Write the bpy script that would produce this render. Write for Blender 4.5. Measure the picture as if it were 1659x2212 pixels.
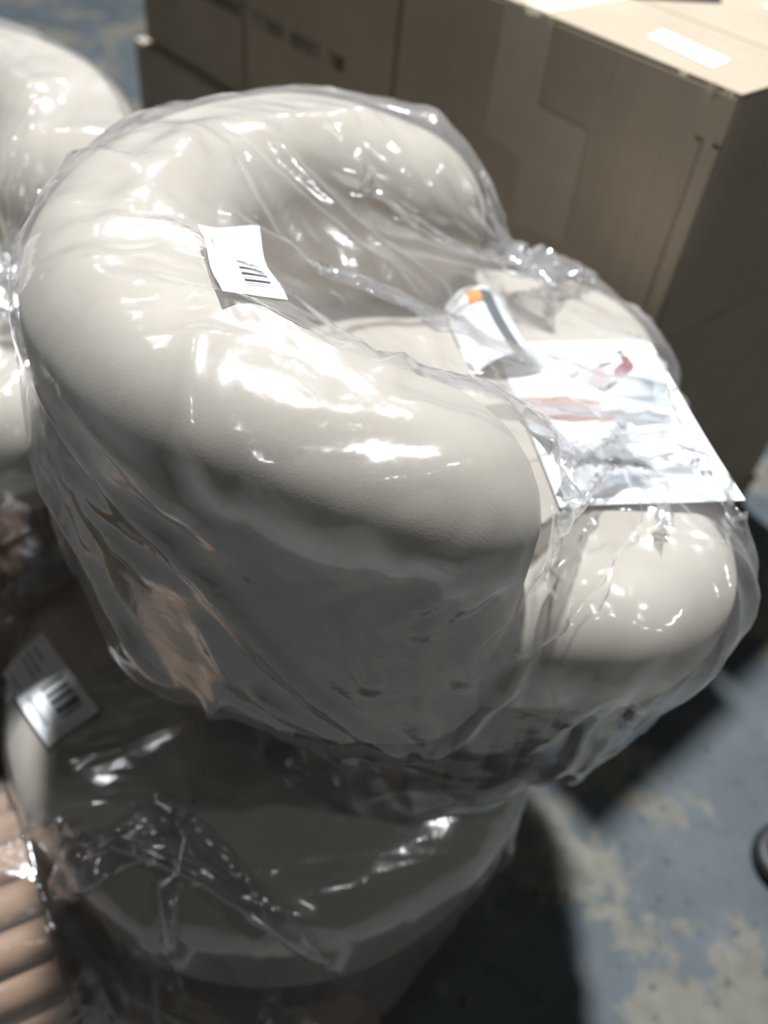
import bpy, bmesh, math, random
import numpy as np
from mathutils import Vector, Matrix
from mathutils.bvhtree import BVHTree

for o in list(bpy.data.objects):
    bpy.data.objects.remove(o)
scn = bpy.context.scene
col = scn.collection
random.seed(7)
PI = math.pi

# ------------------------------------------------------------------ camera
CAM_H = 1.62
F_PX, IMG_W, IMG_H = 1900.0, 1659.0, 2212.0
NADIR = (570.0, 3000.0)            # vanishing point of the verticals
dn = Vector((NADIR[0] - IMG_W / 2, -(NADIR[1] - IMG_H / 2), -F_PX)).normalized()
up = -dn
fw = Vector((0, 0, -1))
yax = (fw - up * fw.dot(up)).normalized()
xax = yax.cross(up)
cam = bpy.data.cameras.new('camera')
cam.sensor_fit = 'HORIZONTAL'
cam.sensor_width = 36.0
cam.lens = 36.0 * F_PX / IMG_W
cam.clip_start = 0.02
cam.dof.use_dof = True
cam.dof.focus_distance = 0.70
cam.dof.aperture_fstop = 3.4
camo = bpy.data.objects.new('camera', cam)
col.objects.link(camo)
rot = Matrix((xax, yax, up))
camo.matrix_world = Matrix.Translation((0, 0, CAM_H)) @ rot.to_4x4()
scn.camera = camo

# ------------------------------------------------------------------ light
world = bpy.data.worlds.new('world')
scn.world = world
world.use_nodes = True
bg = world.node_tree.nodes['Background']
bg.inputs[0].default_value = (1.0, 0.96, 0.90, 1)
bg.inputs[1].default_value = 0.016


def lamp(name, target, direction, dist, power, size, color):
    """a round warehouse high-bay lamp"""
    d = Vector(direction).normalized()
    l = bpy.data.lights.new(name, 'AREA')
    l.shape = 'DISK'
    l.size = size
    l.energy = power
    l.color = color
    o = bpy.data.objects.new(name, l)
    o.location = Vector(target) + d * dist
    o.rotation_euler = d.to_track_quat('Z', 'Y').to_euler()
    col.objects.link(o)
    return o


lamp('high_bay_lamp', (0.2, 0.9, 0.8), (-0.07, 0.335, 1.0), 8.0, 1540, 0.42, (0.955, 0.98, 1.0))
# the rest of the warehouse's lamps, farther off
for lx, ly, lw_ in ((-3.6, -3.0, 14), (3.2, -4.0, 12), (5.6, -0.8, 60), (-4.6, 4.5, 30), (0.6, 10.0, 40)):
    dv_ = Vector((lx, ly, 7.8)) - Vector((0.2, 0.9, 0.8))
    lamp('high_bay_lamp', (0.2, 0.9, 0.8), dv_, dv_.length, lw_, 0.30, (0.95, 0.98, 1.0))

vs = scn.view_settings
vs.view_transform = 'Standard'
vs.look = 'None'
vs.exposure = 0.0
vs.gamma = 1.0
vs.use_curve_mapping = False


# ------------------------------------------------------------------ materials
class NT:
    def __init__(self, name):
        self.m = bpy.data.materials.new(name)
        self.m.use_nodes = True
        self.t = self.m.node_tree
        self.t.nodes.clear()
        self.out = self.n('ShaderNodeOutputMaterial')

    def n(self, typ, **kw):
        nd = self.t.nodes.new(typ)
        for k, v in kw.items():
            if k.startswith('i_'):
                key = k[2:]
                key = int(key) if key.isdigit() else key.replace('_', ' ')
                nd.inputs[key].default_value = v
            else:
                setattr(nd, k, v)
        return nd

    def l(self, a, b):
        self.t.links.new(a, b)


def noise(t, scale, detail=4, rough=0.55, coord='Object', vec=None):
    tc = t.n('ShaderNodeTexCoord')
    nz = t.n('ShaderNodeTexNoise', i_Scale=scale, i_Detail=detail, i_Roughness=rough)
    t.l(vec if vec is not None else tc.outputs[coord], nz.inputs['Vector'])
    return nz.outputs['Fac']


def ramp(t, fac, stops):
    r = t.n('ShaderNodeValToRGB')
    e = r.color_ramp.elements
    while len(e) < len(stops):
        e.new(0.5)
    for i, (p, c) in enumerate(stops):
        e[i].position = p
        e[i].color = (*c, 1) if len(c) == 3 else c
    t.l(fac, r.inputs[0])
    return r.outputs[0]


def bump(t, h, strength, dist):
    b = t.n('ShaderNodeBump', i_Strength=strength, i_Distance=dist)
    t.l(h, b.inputs['Height'])
    return b.outputs[0]


def simple(name, c, rough=0.6, var=0.12, scale=40, spec=0.3, bmp=0.0, metal=0.0):
    t = NT(name)
    p = t.n('ShaderNodeBsdfPrincipled', i_Roughness=rough, i_Metallic=metal)
    p.inputs['Specular IOR Level'].default_value = spec
    f = noise(t, scale)
    lo = tuple(x * (1 - var) for x in c)
    hi = tuple(min(1, x * (1 + var)) for x in c)
    t.l(ramp(t, f, [(0.3, lo), (0.7, hi)]), p.inputs['Base Color'])
    if bmp:
        t.l(bump(t, f, bmp, 0.002), p.inputs['Normal'])
    t.l(p.outputs[0], t.out.inputs[0])
    return t.m


def mat_fabric():
    t = NT('beige_plush')
    p = t.n('ShaderNodeBsdfPrincipled', i_Roughness=0.9)
    p.inputs['Specular IOR Level'].default_value = 0.1
    p.inputs['Sheen Weight'].default_value = 0.25
    p.inputs['Sheen Roughness'].default_value = 0.5
    p.inputs['Sheen Tint'].default_value = (0.9, 0.85, 0.78, 1)
    f = noise(t, 9, 5)
    f2 = noise(t, 420, 3)
    c = ramp(t, f, [(0.3, (0.475, 0.43, 0.37)), (0.7, (0.545, 0.495, 0.43))])
    t.l(c, p.inputs['Base Color'])
    t.l(bump(t, f2, 0.12, 0.0015), p.inputs['Normal'])
    t.l(p.outputs[0], t.out.inputs[0])
    return t.m


def mat_film(name, haze=0.095, scale=1.0):
    t = NT(name)
    tc = t.n('ShaderNodeTexCoord')
    # stretched creases on top of the modelled folds
    mp = t.n('ShaderNodeMapping')
    mp.inputs['Rotation'].default_value = (0.5, 0.3, 0.8)
    mp.inputs['Scale'].default_value = (1.0, 3.2, 1.0)
    t.l(tc.outputs['Object'], mp.inputs['Vector'])
    n1 = t.n('ShaderNodeTexNoise', i_Scale=5.0 * scale, i_Detail=2.0, i_Roughness=0.45, i_Distortion=0.4)
    t.l(mp.outputs[0], n1.inputs['Vector'])
    n2 = t.n('ShaderNodeTexNoise', i_Scale=30.0 * scale, i_Detail=2.0, i_Roughness=0.5, i_Distortion=0.6)
    t.l(tc.outputs['Object'], n2.inputs['Vector'])
    b1 = t.n('ShaderNodeBump', i_Strength=0.55, i_Distance=0.02)
    t.l(n1.outputs['Fac'], b1.inputs['Height'])
    b2 = t.n('ShaderNodeBump', i_Strength=0.30, i_Distance=0.004)
    t.l(n2.outputs['Fac'], b2.inputs['Height'])
    t.l(b1.outputs[0], b2.inputs['Normal'])
    tr = t.n('ShaderNodeBsdfTransparent', i_Color=(0.965, 0.97, 0.975, 1))
    df = t.n('ShaderNodeBsdfDiffuse', i_Color=(0.88, 0.87, 0.875, 1))
    tl = t.n('ShaderNodeBsdfTranslucent', i_Color=(0.88, 0.87, 0.875, 1))
    hz = t.n('ShaderNodeMixShader', i_Fac=0.45)
    t.l(df.outputs[0], hz.inputs[1])
    t.l(tl.outputs[0], hz.inputs[2])
    gl = t.n('ShaderNodeBsdfGlossy', i_Roughness=0.17, i_Color=(0.97, 0.97, 0.975, 1))
    t.l(b2.outputs[0], gl.inputs['Normal'])
    lw = t.n('ShaderNodeLayerWeight', i_Blend=0.35)
    pw = t.n('ShaderNodeMath', operation='POWER', i_1=2.0)
    t.l(lw.outputs['Facing'], pw.inputs[0])
    ml = t.n('ShaderNodeMath', operation='MULTIPLY_ADD', i_1=0.30, i_2=haze)
    t.l(pw.outputs[0], ml.inputs[0])
    m1 = t.n('ShaderNodeMixShader')
    t.l(ml.outputs[0], m1.inputs[0])
    t.l(tr.outputs[0], m1.inputs[1])
    t.l(hz.outputs[0], m1.inputs[2])
    # thin film: the same reflectance from either side
    lw2 = t.n('ShaderNodeLayerWeight', i_Blend=0.5)
    t.l(b2.outputs[0], lw2.inputs['Normal'])
    p5 = t.n('ShaderNodeMath', operation='POWER', i_1=4.0)
    t.l(lw2.outputs['Facing'], p5.inputs[0])
    fm = t.n('ShaderNodeMath', operation='MULTIPLY_ADD', i_1=0.70, i_2=0.17, use_clamp=True)
    t.l(p5.outputs[0], fm.inputs[0])
    m2 = t.n('ShaderNodeMixShader')
    t.l(fm.outputs[0], m2.inputs[0])
    t.l(m1.outputs[0], m2.inputs[1])
    t.l(gl.outputs[0], m2.inputs[2])
    t.l(m2.outputs[0], t.out.inputs[0])
    return t.m


def mat_floor():
    t = NT('painted_concrete')
    p = t.n('ShaderNodeBsdfPrincipled', i_Roughness=0.62)
    p.inputs['Specular IOR Level'].default_value = 0.25
    paint = ramp(t, noise(t, 5, 6, 0.6), [(0.3, (0.055, 0.068, 0.077)), (0.7, (0.090, 0.105, 0.115))])
    bare = ramp(t, noise(t, 16, 5), [(0.3, (0.105, 0.100, 0.085)), (0.7, (0.160, 0.152, 0.130))])
    big = noise(t, 3.1, 9, 0.66)
    mask = ramp(t, big, [(0.50, (0, 0, 0)), (0.545, (1, 1, 1))])
    mx = t.n('ShaderNodeMixRGB')
    t.l(mask, mx.inputs[0])
    t.l(paint, mx.inputs[1])
    t.l(bare, mx.inputs[2])
    spk = ramp(t, noise(t, 34, 3, 0.7), [(0.30, (0.35, 0.35, 0.35)), (0.40, (1, 1, 1))])
    m2 = t.n('ShaderNodeMixRGB', blend_type='MULTIPLY', i_Fac=1.0)
    t.l(mx.outputs[0], m2.inputs[1])
    t.l(spk, m2.inputs[2])
    t.l(m2.outputs[0], p.inputs['Base Color'])
    t.l(bump(t, big, 0.2, 0.004), p.inputs['Normal'])
    t.l(p.outputs[0], t.out.inputs[0])
    return t.m


def mat_card(name, c):
    t = NT(name)
    p = t.n('ShaderNodeBsdfPrincipled', i_Roughness=0.75)
    p.inputs['Specular IOR Level'].default_value = 0.2
    tc = t.n('ShaderNodeTexCoord')
    mp = t.n('ShaderNodeMapping')
    mp.inputs['Scale'].default_value = (60, 60, 1.5)
    t.l(tc.outputs['Object'], mp.inputs['Vector'])
    f = noise(t, 1.5, 4, vec=mp.outputs[0])
    f2 = noise(t, 5, 4)
    c1 = ramp(t, f2, [(0.3, tuple(x * 0.90 for x in c)), (0.7, tuple(x * 1.08 for x in c))])
    c2 = ramp(t, f, [(0.3, (0.93, 0.93, 0.93)), (0.7, (1, 1, 1))])
    m2 = t.n('ShaderNodeMixRGB', blend_type='MULTIPLY', i_Fac=1.0)
    t.l(c1, m2.inputs[1])
    t.l(c2, m2.inputs[2])
    t.l(m2.outputs[0], p.inputs['Base Color'])
    t.l(bump(t, f, 0.15, 0.001), p.inputs['Normal'])
    t.l(p.outputs[0], t.out.inputs[0])
    return t.m


def mat_wood(name, c):
    t = NT(name)
    p = t.n('ShaderNodeBsdfPrincipled', i_Roughness=0.5)
    tc = t.n('ShaderNodeTexCoord')
    mp = t.n('ShaderNodeMapping')
    mp.inputs['Scale'].default_value = (30, 30, 3)
    t.l(tc.outputs['Object'], mp.inputs['Vector'])
    f = noise(t, 2.5, 5, vec=mp.outputs[0])
    t.l(ramp(t, f, [(0.3, tuple(x * 0.75 for x in c)), (0.7, c)]), p.inputs['Base Color'])
    t.l(p.outputs[0], t.out.inputs[0])
    return t.m


M = dict(
    fabric=mat_fabric(), film=mat_film('clear_plastic_film'), floor=mat_floor(),
    card=mat_card('kraft_cardboard', (0.39, 0.325, 0.25)),
    card_edge=mat_card('torn_cardboard', (0.55, 0.49, 0.38)),
    tape=simple('brown_packing_tape', (0.42, 0.36, 0.295), 0.35, 0.05, 20, 0.5),
    paper=simple('white_paper', (0.86, 0.87, 0.88), 0.7, 0.02, 30),
    ink=simple('black_ink', (0.035, 0.035, 0.04), 0.6, 0.1),
    stencil=simple('stencil_ink', (0.045, 0.04, 0.035), 0.7, 0.1),
    greyink=simple('grey_ink', (0.42, 0.44, 0.48), 0.7, 0.1),
    maroon=simple('maroon_print', (0.25, 0.07, 0.08), 0.7, 0.1),
    skin=simple('pink_print', (0.68, 0.42, 0.34), 0.7, 0.12, 60),
    pale=simple('pale_pink_print', (0.78, 0.66, 0.63), 0.7, 0.08, 60),
    bluep=simple('pale_blue_print', (0.62, 0.72, 0.80), 0.7, 0.05, 60),
    orange=simple('orange_print', (0.85, 0.30, 0.05), 0.5, 0.08),
    slate=simple('slate_print', (0.06, 0.075, 0.085), 0.4, 0.15),
    wood=mat_wood('fluted_wood', (0.40, 0.255, 0.165)),
    pallet=mat_wood('pallet_wood', (0.30, 0.20, 0.11)),
    black=simple('black_rubber', (0.018, 0.018, 0.02), 0.5, 0.2, 30, 0.4, 0.2),
    steel=simple('grey_steel', (0.12, 0.12, 0.125), 0.4, 0.1, 30, 0.5, 0, 0.6),
)


# ------------------------------------------------------------------ helpers
def mesh_obj(name, verts, faces, mat, parent=None, smooth=False):
    me = bpy.data.meshes.new(name)
    me.from_pydata([tuple(v) for v in verts], [], faces)
    me.update()
    if smooth:
        me.shade_smooth()
    mats = mat if isinstance(mat, (list, tuple)) else [mat]
    for m in mats:
        me.materials.append(m)
    o = bpy.data.objects.new(name, me)
    col.objects.link(o)
    if parent is not None:
        o.parent = parent
    return o


def bm_obj(name, bm, mat, parent=None, smooth=False):
    me = bpy.data.meshes.new(name)
    bm.normal_update()
    bm.to_mesh(me)
    bm.free()
    if smooth:
        me.shade_smooth()
    me.materials.append(mat)
    o = bpy.data.objects.new(name, me)
    col.objects.link(o)
    if parent is not None:
        o.parent = parent
    return o


def box_bm(sx, sy, sz, cx=0, cy=0, cz=0, bev=0.0):
    bm = bmesh.new()
    bmesh.ops.create_cube(bm, size=1, matrix=Matrix.Translation((cx, cy, cz)) @ Matrix.Diagonal((sx, sy, sz, 1)))
    if bev:
        bmesh.ops.bevel(bm, geom=bm.edges[:], offset=bev, segments=2, affect='EDGES', profile=0.5)
    return bm


def empty(name, loc, rz=0.0, label=None, cat=None, group=None):
    o = bpy.data.objects.new(name, None)
    col.objects.link(o)
    o.location = loc
    o.rotation_euler = (0, 0, rz)
    o.empty_display_size = 0.1
    tag(o, label, cat, group)
    return o


def tag(o, label=None, cat=None, group=None, kind=None):
    if label:
        o['label'] = label
    if cat:
        o['category'] = cat
    if group:
        o['group'] = group
    if kind:
        o['kind'] = kind
    return o


def copy_tree(o, parent=None):
    c = o.copy()
    col.objects.link(c)
    c.parent = parent
    for ch in list(o.children):
        copy_tree(ch, c)
    return c


# ------------------------------------------------------------------ setting
bm = bmesh.new()
bmesh.ops.create_grid(bm, x_segments=1, y_segments=1, size=9, matrix=Matrix.Translation((0, 4, 0)))
fl = bm_obj('floor', bm, M['floor'])
tag(fl, 'blue grey painted concrete floor with worn tan patches', 'floor', kind='structure')

# ------------------------------------------------------------------ cartons
BA = math.radians(136)
BU = Vector((math.cos(BA), math.sin(BA), 0))          # along the row of cartons
BN = Vector((BU.y, -BU.x, 0))
if BN.y < 0:
    BN = -BN
QS = 0.711
BK = Vector((0.377, 1.202, 0))                          # front corner of the row


def carton(name, s0, s1, z0, z1, depth, label, off=0.0):
    """a shipping carton: walls, four top flaps, local x = along the row (away from the corner), y = into the row"""
    w, h = s1 - s0, z1 - z0
    loc = BK + BU * s0 + BN * off
    e = empty(name, (loc.x, loc.y, z0), 0, label, 'carton', 'kraft cartons in the stacked row')
    e.matrix_world = Matrix(((BU.x, BN.x, 0, loc.x), (BU.y, BN.y, 0, loc.y), (0, 0, -1, z0), (0, 0, 0, 1)))
    # right handed frame: flip with a rotation about x by pi is avoided by mirroring y of the geometry instead
    e.matrix_world = Matrix.Translation((loc.x, loc.y, z0)) @ Matrix.Rotation(BA, 4, 'Z')
    # in this frame +x runs along the row and -y runs into the row
    th = 0.006
    d = depth

    def wall(nm, cx, cy, sx, sy):
        o = bm_obj(nm, box_bm(sx, sy, h - th, cx, cy, (h - th) / 2, 0.0018), M['card'], e)
        return o
    wall('front_panel', w / 2, -th / 2, w - 0.004, th)
    wall('back_panel', w / 2, -d + th / 2, w - 0.004, th)
    wall('side_panel', th / 2, -d / 2, th, d - 2 * th - 0.002)
    wall('side_panel', w - th / 2, -d / 2, th, d - 2 * th - 0.002)
    bm_obj('bottom_panel', box_bm(w - 0.014, d - 0.014, th, w / 2, -d / 2, th / 2 + 0.0005), M['card'], e)
    # closed top: two flaps that meet in the middle
    for k in (0, 1):
        f = box_bm(w, d / 2 - 0.003, th * 0.8, w / 2, -d / 4 - k * d / 2, h - th * 0.4, 0.0015)
        bm_obj('top_flap', f, M['card'], e)
    return e, w, h, d


PZ = 0.11          # height of a pallet deck
ZL = (PZ, 0.484, 0.860, 1.250)      # levels of the stacked layers
carton('cardboard_carton', 0.0, 0.643, ZL[0] + 0.001, ZL[1], 0.40, 'kraft carton at the foot of the taped stack, on the long pallet', off=0.004)
carton('cardboard_carton', 0.658, 1.575, ZL[0] + 0.001, ZL[1], 0.42, 'long kraft carton lowest in the row, two below the printed one', off=-0.004)
carton('cardboard_carton', 0.0, 0.643, ZL[1] + 0.002, ZL[2], 0.40, 'kraft carton directly under the taped carton, beside the wrapped armchair', off=0.009)
carton('cardboard_carton', 0.658, 1.575, ZL[1] + 0.002, ZL[2] - 0.004, 0.42, 'long kraft carton directly under the printed carton', off=-0.014)
c_up_l, wl, hl, dl = carton('cardboard_carton', 0.650, 1.540, ZL[2] + 0.004, ZL[3], 0.42,
                            'long kraft carton with a line of black printed lettering and a seam')
c_up_r, wr, hr, dr = carton('cardboard_carton', 0.0, 0.643, ZL[2] + 0.002, ZL[3], 0.42,
                            'kraft carton with brown tape patches and a white label on top')
c_back, _, _, _ = carton('cardboard_carton', 0.02, 0.80, ZL[0] + 0.001, 1.235, 0.44,
                         'tall plain kraft carton standing behind the taped carton', off=0.45)


def strip(parent, name, pts, mat, th=0.0012):
    """a thin polygon (tape, label, print) on the front face of a carton: pts = (x along, z up)"""
    pts = [(x * QS, z * QS) for x, z in pts]
    n = len(pts)
    vs_ = [(x, 0.0002, z) for x, z in pts] + [(x, th, z) for x, z in pts]
    fs = [tuple(range(n)), tuple(range(2 * n - 1, n - 1, -1))]
    fs += [(i, (i + 1) % n, n + (i + 1) % n, n + i) for i in range(n)]
    return mesh_obj(name, vs_, fs, mat, parent)


# tape patches on the right carton, running down from its top edge
strip(c_up_r, 'tape', [(0.445, 0.544), (0.585, 0.544), (0.580, 0.27), (0.45, 0.25), (0.445, 0.38)], M['tape'])
strip(c_up_r, 'tape', [(0.30, 0.372), (0.46, 0.375), (0.455, 0.10), (0.29, 0.12)], M['tape'], 0.0018)
# torn lips of cardboard along the top edge and a chipped corner
for x0, ww, hh in (tuple(k_ * QS for k_ in q_) for q_ in ((0.50, 0.05, 0.012), (0.445, 0.016, 0.02), (0.055, 0.018, 0.032), (0.018, 0.022, 0.016), (0.12, 0.02, 0.006))):
    vs_ = []
    for k in range(6):
        a = k / 5
        vs_.append((x0 + (a - 0.5) * ww, 0.003 + 0.004 * math.sin(a * 9), hr + 0.001))
    for k in range(6):
        a = k / 5
        vs_.append((x0 + (a - 0.5) * ww * 0.7, 0.006 + 0.003 * math.cos(a * 7), hr - hh * (0.5 + 0.5 * math.sin(a * PI))))
    mesh_obj('torn_lip', vs_, [(k, k + 1, 7 + k, 6 + k) for k in range(5)], M['card_edge'], c_up_r)
# corner boards: double vertical ridge at the near corner
for cx in (0.008, 0.036):
    bm = bmesh.new()
    for k in range(9):
        a = PI * k / 8
        for z in (0.0, hr - 0.07):
            bm.verts.new((cx + 0.007 * math.cos(a), 0.007 * math.sin(a) * 0.8, z))
    bm.verts.ensure_lookup_table()
    for k in range(8):
        bm.faces.new([bm.verts[2 * k], bm.verts[2 * k + 1], bm.verts[2 * k + 3], bm.verts[2 * k + 2]])
    bm_obj('corner_ridge', bm, M['card'], c_up_r, True)


def on_top(parent, name, pts, mat, z, th=0.0012):
    n = len(pts)
    vs_ = [(x, y, z + 0.0002) for x, y in pts] + [(x, y, z + th) for x, y in pts]
    fs = [tuple(range(n - 1, -1, -1)), tuple(range(n, 2 * n))]
    fs += [(i, (i + 1) % n, n + (i + 1) % n, n + i) for i in range(n)]
    return mesh_obj(name, vs_, fs, mat, parent)


def top_local(px, py):
    """carton-frame coordinates of a point on the top given by world xy"""
    v = c_up_r.matrix_world.inverted() @ Vector((px * QS, py * QS, 1.25))
    return v.x, v.y


on_top(c_up_r, 'white_label', [top_local(*p) for p in ((0.393, 1.955), (0.429, 2.016), (0.542, 1.878), (0.499, 1.813))], M['paper'], hr)
on_top(c_up_r, 'white_label', [top_local(*p) for p in ((0.70, 2.31), (0.82, 2.19), (0.90, 2.27), (0.78, 2.39))], M['paper'], hr)
on_top(c_up_r, 'tape', [(0.335, -0.002), (0.388, -0.002), (0.388, -0.418), (0.335, -0.418)], M['card_edge'], hr, 0.0008)
# dark strapping lying on the far carton top
tag(on_top(None, 'dark_strap', [(x_ * QS, y_ * QS) for x_, y_ in ((0.385, 2.222), (0.60, 2.288), (0.585, 2.33), (0.36, 2.26))], M['ink'], 1.251, 0.004),
    'dark flat strap lying across the top of the labelled carton', 'strap')

# printing on the left carton: one row of dark, unreadable lettering
random.seed(3)
XS = [(0.19, 0.265), (0.30, 0.43), (0.465, 0.62), (0.655, 0.90)]
glyphs = []
for a, b in XS:
    x = a
    while x < b - 0.012:
        g = random.choice((0.020, 0.026, 0.030))
        glyphs.append((x, min(x + g * 0.78, b), random.randrange(4)))
        x += g


def is_letter(x, z):
    zb, zt, sw = 0.225, 0.262, 0.0075
    for x0, x1, kd in glyphs:
        if x0 <= x <= x1 and zb <= z <= zt:
            if x < x0 + sw or z > zt - 0.007:
                return True
            if kd != 0 and x > x1 - sw:
                return True
            if kd > 1 and z < zb + 0.007:
                return True
            if kd == 3 and abs(z - (zb + zt) / 2) < 0.004:
                return True
    return False


def raster(name, nx, ny, point, pick, mats, parent, smooth=True):
    """a flat printed thing: one connected grid whose faces carry the print"""
    V = [point(i / nx, j / ny) for j in range(ny + 1) for i in range(nx + 1)]
    F, I = [], []
    for j in range(ny):
        for i in range(nx):
            a = j * (nx + 1) + i
            F.append((a, a + 1, a + nx + 2, a + nx + 1))
            I.append(pick((i + 0.5) / nx, (j + 0.5) / ny))
    o = mesh_obj(name, V, F, mats, parent, smooth)
    o.data.polygons.foreach_set('material_index', I)
    return o


pr = raster('printed_lettering', 240, 16, lambda u, v: ((0.905 - 0.72 * u) * QS, 0.0006, (0.22 + 0.048 * v) * QS),
            lambda u, v: 1 if is_letter(0.905 - 0.72 * u, 0.22 + 0.048 * v) else 0, [M['card'], M['stencil']], c_up_l, False)
pr['label'] = 'row of blurred black printed letters'
# glued seam in the left carton's front
bm_obj('seam', box_bm(0.0045, 0.001, hl - 0.01, 0.655 * QS, 0.0009, hl / 2), M['stencil'], c_up_l)


# ------------------------------------------------------------------ pallets
def pallet(loc, rz, label, nx=7, L=1.15, W=1.0):
    e = empty('wooden_pallet', loc, rz, label, 'pallet')
    pw = 0.098
    proto = None
    for k in range(nx):
        y = -W / 2 + pw / 2 + k * (W - pw) / (nx - 1)
        if proto is None:
            proto = bm_obj('deck_board', box_bm(L, pw, 0.018, 0, 0, 0.101, 0.003), M['pallet'], e)
            o = proto
        else:
            o = proto.copy()
            col.objects.link(o)
        o.location = (0, y, 0)
    p2 = None
    for k in range(3):
        x = (k - 1) * (L / 2 - 0.05)
        if p2 is None:
            p2 = bm_obj('stringer', box_bm(0.09, W, 0.074, 0, 0, 0.0547, 0.003), M['pallet'], e)
            o = p2
        else:
            o = p2.copy()
            col.objects.link(o)
        o.location = (x, 0, 0)
    p3 = None
    for k in range(3):
        y = (k - 1) * (W / 2 - pw / 2)
        if p3 is None:
            p3 = bm_obj('bottom_board', box_bm(L, pw, 0.017, 0, 0, 0.0088, 0.003), M['pallet'], e)
            o = p3
        else:
            o = p3.copy()
            col.objects.link(o)
        o.location = (0, y, 0)
    return e


pallet((-0.565, 0.83, 0), 0.0, 'wooden pallet under the wrapped ottomans and the loose fluted base', 8, 1.33, 1.02)
pm = BK + BU * 0.79 + BN * 0.45
pallet((pm.x, pm.y, 0), BA, 'long wooden pallet under the row of cartons', 8, 1.56, 0.89)

# ------------------------------------------------------------------ upholstery geometry
# local frame of a chair: +x is where the sitter looks, z = 0 under its fluted base
RC, AT, ARM = 0.272, 0.100, 0.03       # radius of the wrap-round back's centre line, half thickness, arm length
ZB = 0.212                              # underside of the upholstery
H_BACK, H_ARM = 0.650, 0.580
SEAT_Z, SEAT_RB = 0.430, 0.135
S_X0, S_X1, S_HW, S_CR = -0.22, 0.388, 0.345, 0.17


def rim_h(px, py):
    """height of the wrap-round back over the plan"""
    t = np.clip((px + 0.16) / 0.36, 0, 1)
    t = t * t * (3 - 2 * t)
    return H_BACK + (H_ARM - H_BACK) * t


def sd_path(x, y):
    """plan distance to the U shaped centre line"""
    ang_in = x <= 0
    r = np.hypot(x, y)
    d_arc = np.where(ang_in, np.abs(r - RC), 9.0)
    xx = np.clip(x, 0, ARM)
    d_arm = np.hypot(x - xx, np.abs(y) - RC)
    return np.minimum(d_arc, d_arm)


def sd_chair(P):
    x, y, z = P[:, 0], P[:, 1], P[:, 2]
    d2 = sd_path(x, y)
    top = rim_h(x, y)
    rr = 0.085
    qx = d2 - (AT - rr)
    qz = np.abs(z - (top + ZB) / 2) - ((top - ZB) / 2 - rr)
    d_sh = np.minimum(np.maximum(qx, qz), 0) + np.hypot(np.maximum(qx, 0), np.maximum(qz, 0)) - rr
    cx, hx = (S_X0 + S_X1) / 2, (S_X1 - S_X0) / 2
    ax = np.abs(x - cx) - (hx - S_CR)
    ay = np.abs(y) - (S_HW - S_CR)
    dp = np.minimum(np.maximum(ax, ay), 0) + np.hypot(np.maximum(ax, 0), np.maximum(ay, 0)) - S_CR
    def rbox(z0, z1, rs):
        qx = dp + rs
        qz = np.abs(z - (z0 + z1) / 2) - ((z1 - z0) / 2 - rs)
        return np.minimum(np.maximum(qx, qz), 0) + np.hypot(np.maximum(qx, 0), np.maximum(qz, 0)) - rs
    d_se = np.maximum(rbox(ZB - 0.2, SEAT_Z, 0.075), rbox(ZB, SEAT_Z + 0.2, SEAT_RB))
    d = np.minimum(d_sh, d_se)
    # base drum
    db = np.maximum(np.hypot(x - 0.075, y + 0.05) - 0.255, np.abs(z - 0.105) - 0.11)
    d = np.minimum(d, db)
    return d


def back_mesh():
    """C shaped padded back: plan contour of the offset U x vertical profile"""
    rr = 0.085
    prof = []
    for k in range(9):          # from the middle of the top over the outer edge
        a = PI / 2 * k / 8
        prof.append((AT - rr + rr * math.sin(a), 1.0, -rr + rr * math.cos(a)))
    for k in range(1, 7):
        prof.append((AT, 1 - k / 7, 0))
    for k in range(9):
        a = PI / 2 * k / 8
        prof.append((AT - rr + rr * math.cos(a), 0.0, rr - rr * math.sin(a)))
    prof = [(0.0, 1.0, 0.0)] + prof + [(0.0, 0.0, 0.0)]
    # contour samples: centre point and outward direction
    C = []
    NA, NS, NC = 48, 6, 14
    for k in range(NS):
        C.append((ARM * (1 - k / NS), RC, 0, 1))
    for k in range(NA + 1):
        a = PI / 2 + PI * k / NA
        C.append((RC * math.cos(a), RC * math.sin(a), math.cos(a), math.sin(a)))
    for k in range(1, NS + 1):
        C.append((ARM * k / NS, -RC, 0, -1))
    for k in range(1, NC):
        a = -PI / 2 + PI * k / NC
        C.append((ARM, -RC, math.cos(a), math.sin(a)))
    for k in range(NS + 1):
        C.append((ARM * (1 - k / NS), -RC, 0, 1))
    for k in range(1, NA):
        a = -PI / 2 - PI * k / NA
        C.append((RC * math.cos(a), RC * math.sin(a), -math.cos(a), -math.sin(a)))
    for k in range(NS + 1):
        C.append((ARM * k / NS, RC, 0, -1))
    for k in range(1, NC):
        a = -PI / 2 + PI * k / NC
        C.append((ARM, RC, math.cos(a), math.sin(a)))
    n, m = len(C), len(prof)
    V = []
    for (cx, cy, nx, ny) in C:
        for (d, f, dz) in prof:
            x, y = cx + nx * d, cy + ny * d
            top = float(rim_h(np.array(x), np.array(y)))
            lo, hi = ZB, top
            z = (hi + dz) if f == 1.0 else ((lo + dz) if f == 0.0 else lo + 0.085 + (hi - lo - 0.17) * f)
            V.append((x, y, z))
    F = []
    for i in range(n):
        j = (i + 1) % n
        for k in range(m - 1):
            F.append((i * m + k, i * m + k + 1, j * m + k + 1, j * m + k))
    return V, F


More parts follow.
